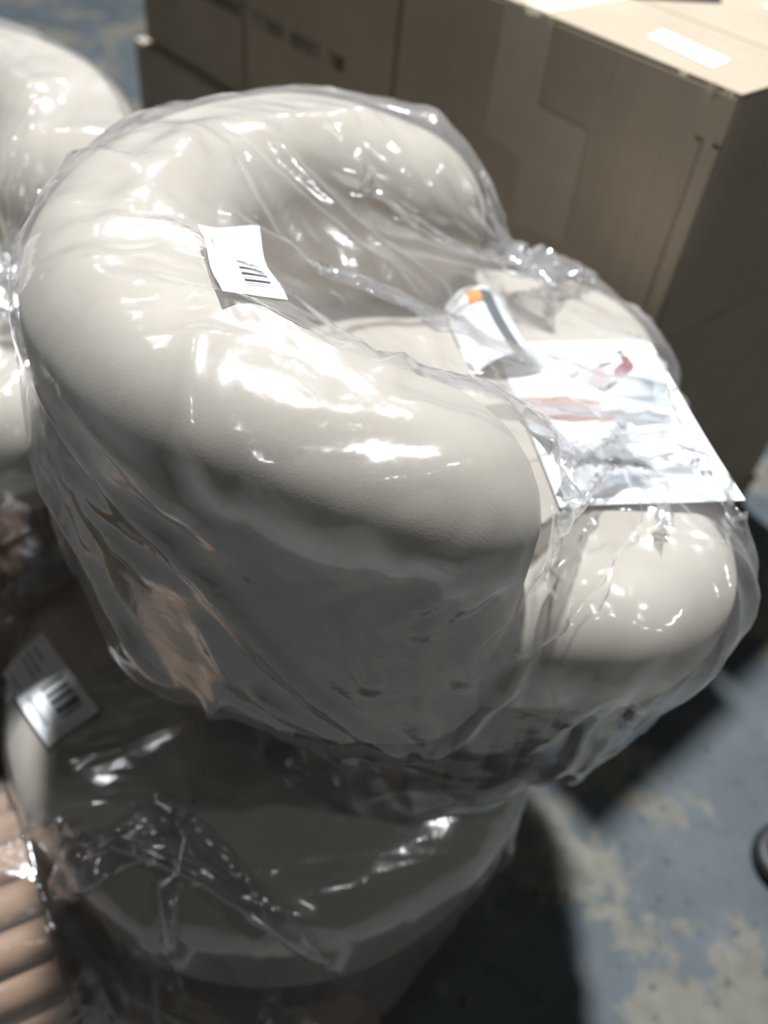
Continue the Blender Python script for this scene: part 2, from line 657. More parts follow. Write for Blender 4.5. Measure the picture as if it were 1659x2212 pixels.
def rr_contour(x0, x1, hw, cr, n=14):
    pts = []
    for (cx, cy, a0) in ((x1 - cr, hw - cr, 0), (x0 + cr, hw - cr, PI / 2), (x0 + cr, -hw + cr, PI), (x1 - cr, -hw + cr, 1.5 * PI)):
        for k in range(n):
            a = a0 + PI / 2 * k / (n - 1)
            pts.append((cx + cr * math.cos(a), cy + cr * math.sin(a)))
    return pts


def seat_mesh():
    rs = 0.075
    rows = []

    def ring(inset, z):
        cr = max(S_CR - inset, 0.02)
        rows.append([(x, y, z) for x, y in rr_contour(S_X0 + inset, S_X1 - inset, S_HW - inset, cr)])
    for ins, dz in ((0.21, 0.008), (0.15, 0.006)):
        ring(ins, SEAT_Z + dz)
    for k in range(9):
        a = PI / 2 * k / 8
        ring(rs - rs * math.sin(a), SEAT_Z - rs + rs * math.cos(a))
    for k in range(1, 5):
        ring(0, SEAT_Z - rs - (SEAT_Z - ZB - rs - SEAT_RB) * k / 5)
    for k in range(13):
        a = PI / 2 * k / 12
        ring(SEAT_RB - SEAT_RB * math.cos(a), ZB + SEAT_RB - SEAT_RB * math.sin(a))
    V = [v for r in rows for v in r]
    n = len(rows[0])
    F = []
    for i in range(len(rows) - 1):
        for k in range(n):
            F.append((i * n + k, (i + 1) * n + k, (i + 1) * n + (k + 1) % n, i * n + (k + 1) % n))
    F.append(tuple(range(n)))
    F.append(tuple(len(V) - 1 - k for k in range(n)))
    return V, F


BACK_ME = None


def flutes(parent, z0, z1, rad, count, r, cx=0.0, cy=0.0):
    """turned wooden dowels round a drum, each its own piece"""
    core = bm_obj('drum_core', box_bm(0.01, 0.01, 0.01), M['wood'], parent)
    bm = bmesh.new()
    bmesh.ops.create_cone(bm, cap_ends=True, segments=48, radius1=rad - r * 0.3, radius2=rad - r * 0.3, depth=z1 - z0 - 0.004,
                          matrix=Matrix.Translation((0, 0, (z0 + z1) / 2)))
    bm.to_mesh(core.data)
    bm.free()
    bm = bmesh.new()
    bmesh.ops.create_cone(bm, cap_ends=True, segments=12, radius1=r, radius2=r, depth=z1 - z0,
                          matrix=Matrix.Translation((0, 0, (z0 + z1) / 2)))
    core.location = (cx, cy, 0)
    first = None
    for k in range(count):
        if first is None:
            first = bm_obj('flute', bm, M['wood'], core, False)
            for p in first.data.polygons:
                p.use_smooth = len(p.vertices) == 4
            o = first
        else:
            o = first.copy()
            col.objects.link(o)
        a = 2 * PI * k / count
        o.location = (rad * math.cos(a), rad * math.sin(a), 0)
    return core


def armchair(name, loc, rz, label, group=None):
    global BACK_ME
    e = empty(name, loc, rz, label, 'armchair', group)
    if BACK_ME is None:
        v, f = back_mesh()
        b = mesh_obj('back', v, f, M['fabric'], e, True)
        v, f = seat_mesh()
        s = mesh_obj('seat', v, f, M['fabric'], e, True)
        BACK_ME = (b.data, s.data)
    else:
        for nm, me in (('back', BACK_ME[0]), ('seat', BACK_ME[1])):
            o = bpy.data.objects.new(nm, me)
            col.objects.link(o)
            o.parent = e
    flutes(e, 0.002, 0.2135, 0.226, 29, 0.0235, 0.075, -0.05)
    return e


# ottoman: round padded body on the same fluted drum
O_R, O_Z0, O_Z1, O_RT, O_RB = 0.392, 0.075, 0.45, 0.085, 0.20


def otto_profile():
    pr_ = [(0.0, O_Z1 + 0.006), (0.12, O_Z1 + 0.005), (O_R - O_RT, O_Z1)]
    for k in range(1, 9):
        a = PI / 2 * k / 8
        pr_.append((O_R - O_RT + O_RT * math.sin(a), O_Z1 - O_RT + O_RT * math.cos(a)))
    for k in range(1, 13):
        a = PI / 2 * k / 12
        pr_.append((O_R - O_RB + O_RB * math.cos(a), O_Z0 + O_RB - O_RB * math.sin(a)))
    pr_.append((0.0, O_Z0))
    return pr_


def lathe(prof, n=64):
    V, F = [], []
    m = len(prof)
    for i in range(n):
        a = 2 * PI * i / n
        for r, z in prof:
            V.append((r * math.cos(a), r * math.sin(a), z))
    for i in range(n):
        j = (i + 1) % n
        for k in range(m - 1):
            F.append((i * m + k, i * m + k + 1, j * m + k + 1, j * m + k))
    return V, F


def sd_otto(P):
    r = np.hypot(P[:, 0], P[:, 1])
    z = P[:, 2]
    qx = r - (O_R - O_RB)
    qz = np.abs(z - (O_Z0 + O_Z1) / 2) - ((O_Z1 - O_Z0) / 2 - O_RB * 0.93)
    d1 = np.minimum(np.maximum(qx, qz), 0) + np.hypot(np.maximum(qx, 0), np.maximum(qz, 0)) - O_RB
    qx = r - (O_R - O_RT)
    zc = (O_Z0 + 0.2 + O_Z1) / 2
    qz = np.abs(z - zc) - ((O_Z1 - O_Z0 - 0.2) / 2 - O_RT)
    d2 = np.minimum(np.maximum(qx, qz), 0) + np.hypot(np.maximum(qx, 0), np.maximum(qz, 0)) - O_RT
    db = np.maximum(r - 0.235, np.abs(z - 0.05) - 0.055)
    return np.minimum(np.minimum(d1, d2), db)


def ottoman(loc, rz, label):
    e = empty('round_ottoman', loc, rz, label, 'ottoman')
    v, f = lathe(otto_profile())
    mesh_obj('padded_body', v, f, M['fabric'], e, True)
    flutes(e, 0.002, 0.085, 0.200, 26, 0.0235)
    return e


# ------------------------------------------------------------------ plastic bags: position based cloth over the padded shapes
def sim_bag(sdf, P, L, nu, nv, seal_dir, ztop, center, steps, seed, tuck=0.0, tuck_rows=0.25, rough=0.035, zmin=None, slack_top=0.0, wind=None):
    rng = np.random.default_rng(seed)
    du, dv = P / nu, L / nv
    U = np.arange(nu) * 2 * PI / nu
    # start: wide oval tube closed to a straight seal at the top
    J = np.arange(nv + 1)
    s = np.clip(J * dv / 0.42, 0, 1)[:, None]
    half = P / 4 * 0.98
    rad = P / (2 * PI)
    ca, sa = np.cos(U)[None, :], np.sin(U)[None, :]
    seal_x = half * (1 - np.abs((U / PI) % 2 - 1) * 2)[None, :] * -1
    seal_x = half * (2 * np.abs(((U / PI + 1) % 2) - 1) - 1)[None, :] * -1
    X = (1 - s) * (-seal_x) * 0.9 + s * rad * ca
    Y = (1 - s) * 0 + s * rad * sa
    Z = ztop - np.maximum(J * dv - 0.18, J * dv * 0.4)[:, None] + 0 * X
    c, sn = math.cos(seal_dir), math.sin(seal_dir)
    pos = np.stack([center[0] + c * X - sn * Y, center[1] + sn * X + c * Y, Z], -1)
    pos += rng.normal(0, 0.002, pos.shape)
    prev = pos.copy()
    n = nu
    # rest lengths with a little irregularity, as film that has been crumpled
    def irr(shape):
        return 1 + rng.normal(0, rough, shape)
    rh = du * irr((nv + 1, nu))
    rv = dv * irr((nv, nu))
    rd = math.hypot(du, dv)

    def solve(a, b, r, k):
        d = b - a
        ln = np.sqrt((d * d).sum(-1)) + 1e-9
        cor = d * ((ln - r) / ln * 0.5 * k)[..., None]
        return cor
    ev, od = slice(0, None, 2), slice(1, None, 2)

    def con_h(p, step, r, k, only_stretch=False):
        # horizontal neighbours at distance `step` around the tube, in colour classes
        for cl in range(2 * step):
            ia = np.arange(n)
            ia = ia[(ia % (2 * step)) == cl]
            if n % (2 * step):
                pass
            ib = (ia + step) % n
            a, b = p[:, ia], p[:, ib]
            rr_ = r[:, ia] if isinstance(r, np.ndarray) else r
            cor = solve(a, b, rr_, k)
            p[:, ia] = a + cor
            p[:, ib] = b - cor

    def con_v(p, step, r, k):
        m = nv + 1
        for cl in range(2 * step):
            ia = np.arange(m - step)
            ia = ia[(ia % (2 * step)) // 1 == cl]
            if len(ia) == 0:
                continue
            a, b = p[ia], p[ia + step]
            rr_ = r[ia] if isinstance(r, np.ndarray) else r
            cor = solve(a, b, rr_, k)
            p[ia] = a + cor
            p[ia + step] = b - cor

    def con_d(p, sgn, k):
        for cl in (0, 1):
            ja = np.arange(cl, nv, 2)
            q = np.roll(p[ja + 1], -sgn, axis=1)
            a = p[ja]
            cor = solve(a, q, rd, k)
            p[ja] = a + cor
            p[ja + 1] = np.roll(q - cor, sgn, axis=1)
    mate = (-np.arange(n)) % n
    g = np.array([0, 0, -0.0011])
    row = np.linspace(0, 1, nv + 1)[:, None]
    tk = np.clip((row - (1 - tuck_rows)) / tuck_rows, 0, 1)
    eps = 1e-3
    for it in range(steps):
        vel = (pos - prev) * 0.965
        lim = 0.02
        vel = np.clip(vel, -lim, lim)
        prev = pos.copy()
        pos = pos + vel + g
        if tuck:
            dx = center[0] - pos[..., 0]
            dy = center[1] - pos[..., 1]
            rr_ = np.hypot(dx, dy) + 1e-6
            f = tuck * tk
            pos[..., 0] += f * dx / rr_
            pos[..., 1] += f * dy / rr_
        for kk in range(5):
            con_h(pos, 1, rh, 0.95)
            con_v(pos, 1, rv, 0.95)
            con_d(pos, 1, 0.5)
            con_d(pos, -1, 0.5)
            if kk % 2 == 0:
                con_h(pos, 2, 2 * du, 0.16)
                con_v(pos, 2, 2 * dv, 0.16)
            av = (pos[0] + pos[0][mate]) / 2
            pos[0] = av
            if kk in (1, 4):
                fp = pos.reshape(-1, 3)
                d = sdf(fp)
                hit = d < 0.006
                if hit.any():
                    hp = fp[hit]
                    dd = d[hit]
                    gx = (sdf(hp + [eps, 0, 0]) - sdf(hp - [eps, 0, 0]))
                    gy = (sdf(hp + [0, eps, 0]) - sdf(hp - [0, eps, 0]))
                    gz = (sdf(hp + [0, 0, eps]) - sdf(hp - [0, 0, eps]))
                    G = np.stack([gx, gy, gz], -1)
                    G /= (np.linalg.norm(G, axis=1)[:, None] + 1e-9)
                    hp2 = hp + G * (0.006 - dd)[:, None]
                    pf = prev.reshape(-1, 3)
                    # friction
                    old = pf[hit]
                    pf[hit] = old + 0.35 * (hp2 - old)
                    fp[hit] = hp2
                    pos = fp.reshape(pos.shape)
                    prev = pf.reshape(pos.shape)
                if zmin is not None:
                    low = pos[..., 2] < zmin
                    pos[..., 2] = np.where(low, zmin, pos[..., 2])
    return pos


def upsample(g):
    """double a (rows, around, 3) grid with a smooth cubic rule"""
    a = (9 * (g + np.roll(g, -1, 1)) - np.roll(g, 1, 1) - np.roll(g, -2, 1)) / 16
    h = np.empty((g.shape[0], g.shape[1] * 2, 3))
    h[:, 0::2], h[:, 1::2] = g, a
    pad = np.concatenate([2 * h[:1] - h[1:2], h, 2 * h[-1:] - h[-2:-1]], 0)
    mid = (9 * (pad[1:-2] + pad[2:-1]) - pad[:-3] - pad[3:]) / 16
    o = np.empty((h.shape[0] * 2 - 1, h.shape[1], 3))
    o[0::2], o[1::2] = h, mid
    return o


def relax(g, sdf, weight, n):
    """pull crumpled film taut: smoothing that never sinks into the upholstery"""
    eps = 2e-3
    for _ in range(n):
        w = weight(g)[..., None]
        av = (np.roll(g, 1, 1) + np.roll(g, -1, 1)) / 2
        av[1:-1] = av[1:-1] * 0.5 + (g[:-2] + g[2:]) * 0.25
        out = (g + (av - g) * 0.7 * w).reshape(-1, 3)
        d = sdf(out)
        bad = d < 0.006
        if bad.any():
            hp = out[bad]
            G = np.stack([sdf(hp + e) - sdf(hp - e) for e in np.eye(3) * eps], -1)
            G /= np.linalg.norm(G, axis=1)[:, None] + 1e-9
            out[bad] = hp + G * (0.006 - d[bad])[:, None]
        g = out.reshape(g.shape)
    return g


def grid_normals(g):
    du = np.roll(g, -1, 1) - np.roll(g, 1, 1)
    dv = np.gradient(g, axis=0)
    n = np.cross(dv, du)
    return n / (np.linalg.norm(n, axis=-1, keepdims=True) + 1e-9)


def add_folds(g, folds, sdf, seed, count, fans=(), loose=0.0, amp=(0.004, 0.013), length=(0.05, 0.30), width=(0.006, 0.016), flow=None, zlim=(-1, 9)):
    """pinched creases standing up from the film: named long ones plus many small ones"""
    rng = np.random.default_rng(seed)
    N = grid_normals(g)
    eps = 2e-3
    fp = g.reshape(-1, 3)
    G = np.stack([sdf(fp + e) - sdf(fp - e) for e in np.eye(3) * eps], -1)
    sg = np.sign((N.reshape(-1, 3) * G).sum(-1))
    sg[sg == 0] = 1
    N = N.reshape(-1, 3) * sg[:, None]
    disp = np.zeros(len(fp))

    def crease(a, b, w, am, taper=True):
        nonlocal disp
        ab = b - a
        L2 = (ab * ab).sum() + 1e-9
        lo_, hi_ = np.minimum(a, b) - 2 * w, np.maximum(a, b) + 2 * w
        m = np.where(((fp > lo_) & (fp < hi_)).all(1))[0]
        if len(m) == 0:
            return
        q = fp[m]
        t = np.clip(((q - a) @ ab) / L2, 0, 1)
        d = np.linalg.norm(q - (a + t[:, None] * ab), axis=1)
        e = np.clip(1 - d / w, 0, 1)
        e = e ** 1.15
        if taper:
            e = e * np.minimum(1, 4 * np.minimum(t, 1 - t) + 0.02)
        disp[m] = np.maximum(disp[m], am * e)
    for pts, w, am in folds:
        P_ = [np.array(p, float) for p in pts]
        # follow the film: pull each control point to the nearest film vertex
        P_ = [fp[np.argmin(((fp - p) ** 2).sum(1))] for p in P_]
        dense = []
        for a, b in zip(P_[:-1], P_[1:]):
            for k in range(6):
                x = a + (b - a) * k / 6
                dense.append(fp[np.argmin(((fp - x) ** 2).sum(1))] * 0.5 + x * 0.5)
        dense.append(P_[-1])
        for a, b in zip(dense[:-1], dense[1:]):
            crease(a, b, w, am, False)
    starts = []
    for anchor, dirs, nf, spread, Ls in fans:
        i0 = int(np.argmin(((fp - np.array(anchor)) ** 2).sum(1)))
        for q in range(nf):
            starts.append((i0, np.array(dirs, float) / np.linalg.norm(dirs) + rng.normal(size=3) * spread, rng.uniform(*Ls)))
    for k in range(count + len(starts)):
        Lf = rng.uniform(*length)
        if k < len(starts):
            i0, d, Lf = starts[k]
        else:
            i0 = rng.integers(len(fp))
            d = rng.normal(size=3)
            if flow is not None:
                d = d * 0.55 + np.array(flow) * rng.choice((-1, 1))
        a = fp[i0]
        if not (zlim[0] < a[2] < zlim[1]):
            continue
        d -= N[i0] * (d @ N[i0])
        d /= np.linalg.norm(d) + 1e-9
        steps_ = max(2, int(Lf / 0.04))
        w, am = rng.uniform(*width), rng.uniform(*amp)
        pts = [a]
        for _ in range(steps_):
            nx_ = pts[-1] + d * Lf / steps_
            j0 = np.argmin(((fp - nx_) ** 2).sum(1))
            pts.append(fp[j0])
            d = d + rng.normal(size=3) * 0.12
            d -= N[j0] * (d @ N[j0])
            d /= np.linalg.norm(d) + 1e-9
        for q, (a_, b_) in enumerate(zip(pts[:-1], pts[1:])):
            f = math.sin(PI * (q + 0.5) / steps_)
            crease(a_, b_, w * (0.6 + 0.4 * f), am * f, False)
    dg = disp.reshape(g.shape[:2])
    for _ in range(2):
        dg = 0.4 * dg + 0.15 * (np.roll(dg, 1, 1) + np.roll(dg, -1, 1)) + 0.15 * (np.concatenate([dg[:1], dg[:-1]]) + np.concatenate([dg[1:], dg[-1:]]))
    disp = dg.reshape(-1)
    if loose:
        x, y, z = fp.T
        r_ = rng.uniform(0, 6, 6)
        nz = (np.sin(9 * x + 4 * z + r_[0]) * np.sin(11 * y - 5 * z + r_[1]) + 0.6 * np.sin(17 * x - 13 * y + r_[2]) * np.sin(15 * z + 8 * y + r_[3])
              + 0.35 * np.sin(31 * x + 22 * z + r_[4]) * np.sin(29 * y + 14 * x + r_[5]))
        disp = disp + loose * np.clip(nz + 0.1, 0, None)
    out = fp + N * disp[:, None]
    for _ in range(3):
        d = sdf(out)
        bad = d < 0.005
        if not bad.any():
            break
        hp = out[bad]
        G = np.stack([sdf(hp + e) - sdf(hp - e) for e in np.eye(3) * eps], -1)
        G /= np.linalg.norm(G, axis=1)[:, None] + 1e-9
        out[bad] = hp + G * (0.0055 - d[bad])[:, None]
    return out.reshape(g.shape)


def bag_mesh(pos, name):
    # turned-up hem along the open edge
    N = grid_normals(pos)
    tang = pos[-1] - pos[-3]
    tang /= np.linalg.norm(tang, axis=-1, keepdims=True) + 1e-9
    pos = np.concatenate([pos, (pos[-1] + N[-1] * 0.003 - tang * 0.004)[None], (pos[-1] + N[-1] * 0.002 - tang * 0.012)[None]], 0)
    m, n = pos.shape[0], pos.shape[1]
    V = pos.reshape(-1, 3)
    F = []
    for j in range(m - 1):
        for i in range(n):
            k = (i + 1) % n
            F.append((j * n + i, j * n + k, (j + 1) * n + k, (j + 1) * n + i))
    me = bpy.data.meshes.new(name)
    me.from_pydata(V.tolist(), [], F)
    bm = bmesh.new()
    bm.from_mesh(me)
    bm.verts.ensure_lookup_table()
    top = [v for v in bm.verts if v.index < n]
    bmesh.ops.remove_doubles(bm, verts=top, dist=0.0012)
    bm.to_mesh(me)
    bm.free()
    me.shade_smooth()
    me.materials.append(M['film'])
    return me


def add_bag(parent, me, sub=1):
    o = bpy.data.objects.new('plastic_bag', me)
    col.objects.link(o)
    o.parent = parent
    o['label'] = 'loose clear plastic bag'
    if sub:
        md = o.modifiers.new('smooth', 'SUBSURF')
        md.levels = sub
        md.render_levels = sub
    return o


# ------------------------------------------------------------------ the furniture
OTTO_LOC = Vector((-0.12, 0.755, PZ))
CH_Z = PZ + O_Z1 + 0.012
CH_LOC = Vector((-0.02, 0.825, CH_Z))
CH_RZ = math.radians(6)

otto = ottoman(OTTO_LOC, 0.3, 'round beige padded ottoman wrapped in plastic, under the big wrapped armchair')
chair = armchair('wrapped_armchair', CH_LOC, CH_RZ,
                 'beige plush barrel armchair in a clear bag with papers on its seat')

import time
_t0 = time.time()


LEAF = (0.258, -0.035, math.radians(8))


def sd_chair_leaf(P):
    d = sd_chair(P)
    # the sheet of paper that sticks out over the front of the seat
    x = P[:, 0] - LEAF[0]
    y = P[:, 1] - LEAF[1]
    c, s_ = math.cos(-LEAF[2]), math.sin(-LEAF[2])
    lx, ly = c * x - s_ * y, s_ * x + c * y
    q = np.stack([np.abs(lx) - 0.105, np.abs(ly) - 0.145, np.abs(P[:, 2] - SEAT_Z - 0.010) - 0.006], -1)
    dd = np.linalg.norm(np.maximum(q, 0), axis=1) + np.minimum(q.max(1), 0)
    # air trapped under the film between the back and the seat
    zf = 0.585 - 0.36 * (P[:, 0] + 0.12)
    fill = np.maximum.reduce([(P[:, 2] - zf) * 0.94, np.abs(P[:, 1]) - 0.21, P[:, 0] - 0.24, -P[:, 0] - 0.2])
    return np.minimum(np.minimum(d, dd), fill)


pos_chair = sim_bag(sd_chair_leaf, 2.78, 0.90, 208, 68, math.radians(-82), 0.98, (0.03, 0.0), 210, 11,
                    tuck=0.0026, tuck_rows=0.45)
pos_chair = relax(upsample(pos_chair), sd_chair_leaf,
                  lambda p: 0.25 + 0.75 * np.clip((p[..., 0] - 0.06) / 0.08, 0, 1) * np.clip((p[..., 2] - 0.22) / 0.06, 0, 1), 24)
FOLDS = [
    ([(-0.145, 0.13, 0.64), (-0.05, 0.10, 0.57), (0.05, 0.05, 0.53), (0.11, -0.10, 0.53), (0.115, -0.273, 0.573)], 0.016, 0.016),
    ([(-0.182, 0.101, 0.65), (-0.09, 0.07, 0.58), (0.02, 0.0, 0.54), (0.08, -0.15, 0.55), (0.10, -0.29, 0.587)], 0.014, 0.014),
    ([(-0.33, -0.15, 0.60), (-0.255, -0.288, 0.541), (-0.165, -0.348, 0.48), (-0.079, -0.376, 0.38), (0.031, -0.385, 0.26)], 0.018, 0.016),
    ([(-0.037, -0.308, 0.641), (0.017, -0.317, 0.624), (0.094, -0.297, 0.591)], 0.010, 0.010),
    ([(-0.122, -0.35, 0.612), (-0.056, -0.354, 0.618)], 0.012, 0.010),
    ([(-0.048, -0.371, 0.592), (0.015, -0.352, 0.604), (0.066, -0.334, 0.597)], 0.010, 0.010),
    ([(-0.28, -0.164, 0.655), (-0.227, -0.142, 0.663)], 0.010, 0.008),
    ([(-0.226, -0.269, 0.638), (-0.198, -0.271, 0.65)], 0.010, 0.007),
    ([(-0.196, -0.197, 0.663), (-0.138, -0.195, 0.66), (-0.066, -0.247, 0.651)], 0.010, 0.010),
    ([(-0.089, 0.153, 0.613), (-0.078, 0.225, 0.652)], 0.012, 0.012),
    ([(-0.051, 0.168, 0.603), (-0.056, 0.251, 0.649)], 0.012, 0.012),
    ([(0.018, -0.379, 0.562), (0.045, -0.379, 0.551), (0.054, -0.366, 0.573)], 0.010, 0.010),
    ([(-0.164, -0.348, 0.409), (-0.144, -0.357, 0.357)], 0.012, 0.010),
    ([(-0.044, -0.382, 0.461), (-0.012, -0.385, 0.382)], 0.012, 0.010),
    ([(-0.202, 0.12, 0.66), (-0.206, -0.08, 0.656), (-0.222, -0.185, 0.663)], 0.010, 0.008),
]
pos_chair = add_folds(pos_chair, FOLDS, sd_chair_leaf, 4, 230, loose=0.012, amp=(0.006, 0.020), length=(0.08, 0.45), width=(0.008, 0.018),
                      flow=(0.3, -0.6, -0.5), fans=[
    ((-0.20, 0.13, 0.67), (0.1, -0.8, -0.1), 12, 0.35, (0.10, 0.34)),
    ((-0.20, 0.13, 0.67), (0.8, 0.1, -0.4), 6, 0.3, (0.10, 0.34)),
    ((0.10, -0.30, 0.60), (-0.9, -0.2, -0.1), 12, 0.30, (0.08, 0.26)),
    ((0.10, -0.30, 0.60), (0.2, -0.4, -0.9), 10, 0.35, (0.08, 0.30)),
    ((-0.33, -0.18, 0.52), (0.5, -0.5, -0.7), 8, 0.35, (0.10, 0.40)),
    ((0.02, -0.39, 0.27), (-0.6, -0.1, 0.5), 8, 0.35, (0.08, 0.25)),
    ((-0.06, 0.26, 0.66), (0.8, -0.2, -0.1), 8, 0.35, (0.08, 0.25))])
ME_CHAIR = bag_mesh(pos_chair, 'plastic_bag')
bag1 = add_bag(chair, ME_CHAIR, 0)
pos_otto = sim_bag(sd_otto, 2.72, 1.03, 168, 64, math.radians(60), 0.72, (0.0, 0.0), 170, 5, tuck=0.0022, tuck_rows=0.45, zmin=0.006)
pos_otto = upsample(pos_otto)
pos_otto = add_folds(pos_otto, [], sd_otto, 9, 200, loose=0.008, amp=(0.003, 0.012), flow=(0.5, 0.4, -0.4))
pos_otto[..., 2] = np.maximum(pos_otto[..., 2], 0.006)
ME_OTTO = bag_mesh(pos_otto, 'plastic_bag')
bag2 = add_bag(otto, ME_OTTO, 0)
print('bag time', time.time() - _t0)

# neighbours, wrapped the same way
left_o = ottoman((-0.745, 1.06, PZ), 1.2, 'low round beige ottoman in plastic, under the crumpled bagged armchair')
left_o.scale = (0.74, 0.74, 0.86)
add_bag(left_o, ME_OTTO, 0)
left_c = armchair('wrapped_armchair', (-0.745, 1.06, PZ + 0.86 * O_Z1 + 0.012), math.radians(-75),
                  'beige armchair in a crumpled clear bag on the low ottoman, facing away from the cartons')
add_bag(left_c, ME_CHAIR, 0)

# ------------------------------------------------------------------ loose fluted base lying on its side
h_ = math.radians(32)
base = empty('fluted_base', (-0.395, 0.455, PZ + 0.186), 0,
             'loose fluted wooden drum base lying on its side in clear plastic, beside the ottoman', 'furniture base')
zl = Vector((-math.cos(h_), -math.sin(h_), 0))
xl = Vector((0, 0, 1))
yl = zl.cross(xl)
base.matrix_world = Matrix.Translation(base.location) @ Matrix((xl, yl, zl)).transposed().to_4x4()
flutes(base, 0.0, 0.22, 0.160, 20, 0.0243)
# its bag: a sleeve along the drum, pressed flat to a sealed end beyond the flutes
nu_, nv_ = 96, 60
g = np.zeros((nv_ + 1, nu_, 3))
th_ = np.arange(nu_) * 2 * PI / nu_
for j in range(nv_ + 1):
    w_ = j / nv_
    ax = 0.26 - 0.40 * w_                    # along the drum axis, negative = beyond its end
    k_ = np.clip((-ax - 0.0) / 0.14, 0, 1)
    k_ = k_ * k_ * (3 - 2 * k_)
    rr0 = 0.193
    x = rr0 * np.cos(th_) * (1 - k_) + k_ * (-0.035 + 0.02 * np.cos(th_))
    y = rr0 * np.sin(th_) * (1 + 0.28 * k_)
    g[j] = np.stack([x, y, np.full(nu_, ax) - 0.05 * k_ * np.sin(th_)], -1)


def sd_drum(P):
    return np.maximum(np.hypot(P[:, 0], P[:, 1]) - 0.188, np.abs(P[:, 2] - 0.11) - 0.115)


g[..., 0] = np.maximum(g[..., 0], -0.184)
g = add_folds(upsample(g), [], sd_drum, 21, 60, amp=(0.003, 0.010), length=(0.05, 0.18), flow=(0.0, 0.2, 1.0))
g[..., 0] = np.maximum(g[..., 0], -0.1855)
add_bag(base, bag_mesh(g, 'plastic_bag'), 0)

# ------------------------------------------------------------------ stickers on the bags
BARS = [1, 1, 0, 1, 0, 0, 1, 1, 0, 1, 0, 1, 1, 1, 0, 0, 1, 0, 1, 1, 0, 1, 0, 1]


def tag_pick(u, v):
    """u along the long edge, v across"""
    if 0.50 < u < 0.86 and 0.42 < v < 0.86:
        return 1 if BARS[int((u - 0.50) / 0.36 * 23.99)] else 0
    if 0.10 < u < 0.34 and 0.10 < v < 0.15:
        return 2
    if 0.47 < u < 0.84 and 0.16 < v < 0.22:
        return 2
    if 0.06 < u < 0.36 and (0.42 < v < 0.48 or 0.54 < v < 0.60):
        return 2
    if 0.08 < u < 0.26 and 0.70 < v < 0.74:
        return 2
    return 0


def sticker(parent, A, B, C, D, lift, label, bow=0.004):
    """corners A B C D: A-D is the long edge"""
    A, B, C, D = (Vector(p) for p in (A, B, C, D))
    nrm = (B - A).cross(D - A).normalized()
    if nrm.z < 0:
        nrm = -nrm

    # lay the sticker on the film: film heights on a coarse grid, smoothed
    me = parent.data
    bvh = BVHTree.FromPolygons([v.co for v in me.vertices], [p.vertices[:] for p in me.polygons])

    def flat(u, v):
        return (A * (1 - u) + D * u) * (1 - v) + (B * (1 - u) + C * u) * v
    NU, NV = 8, 6
    H = np.zeros((NU + 1, NV + 1))
    for a in range(NU + 1):
        for b in range(NV + 1):
            hit = bvh.ray_cast(flat(a / NU, b / NV) + nrm * 0.06, -nrm, 0.12)
            H[a, b] = 0.06 - hit[3] if hit[0] is not None else -0.02
    H = np.maximum(H, np.median(H) - 0.012)
    for _ in range(3):
        Hp = np.pad(H, 1, mode='edge')
        H = np.maximum(0.2 * (Hp[1:-1, 1:-1] + Hp[:-2, 1:-1] + Hp[2:, 1:-1] + Hp[1:-1, :-2] + Hp[1:-1, 2:]), H - 0.002)

    def pt(u, v):
        x, y = min(u * NU, NU - 1e-6), min(v * NV, NV - 1e-6)
        a, b = int(x), int(y)
        fx, fy = x - a, y - b
        h_ = (H[a, b] * (1 - fx) + H[a + 1, b] * fx) * (1 - fy) + (H[a, b + 1] * (1 - fx) + H[a + 1, b + 1] * fx) * fy
        return flat(u, v) + nrm * (h_ + lift)
    o = raster('barcode_sticker', 72, 40, pt, tag_pick, [M['paper'], M['ink'], M['greyink']], parent)
    o['label'] = label
    return o


sticker(bag1, (-0.184, -0.066, 0.663), (-0.139, -0.009, 0.628), (-0.105, -0.147, 0.627), (-0.154, -0.20, 0.663), 0.003,
        'white sticker with a barcode')
sticker(bag2, (-0.395, 0.035, 0.425), (-0.335, 0.075, 0.455), (-0.255, -0.075, 0.470), (-0.315, -0.115, 0.452), 0.003,
        'white sticker with a barcode and lines of small print')


# ------------------------------------------------------------------ printed sheet and folded card on the seat
def blob(u, v, cu, cv, ru, rv, a=0.0):
    du, dv = u - cu, v - cv
    c, s_ = math.cos(a), math.sin(a)
    x, y = (c * du + s_ * dv) / ru, (-s_ * du + c * dv) / rv
    return x * x + y * y < 1


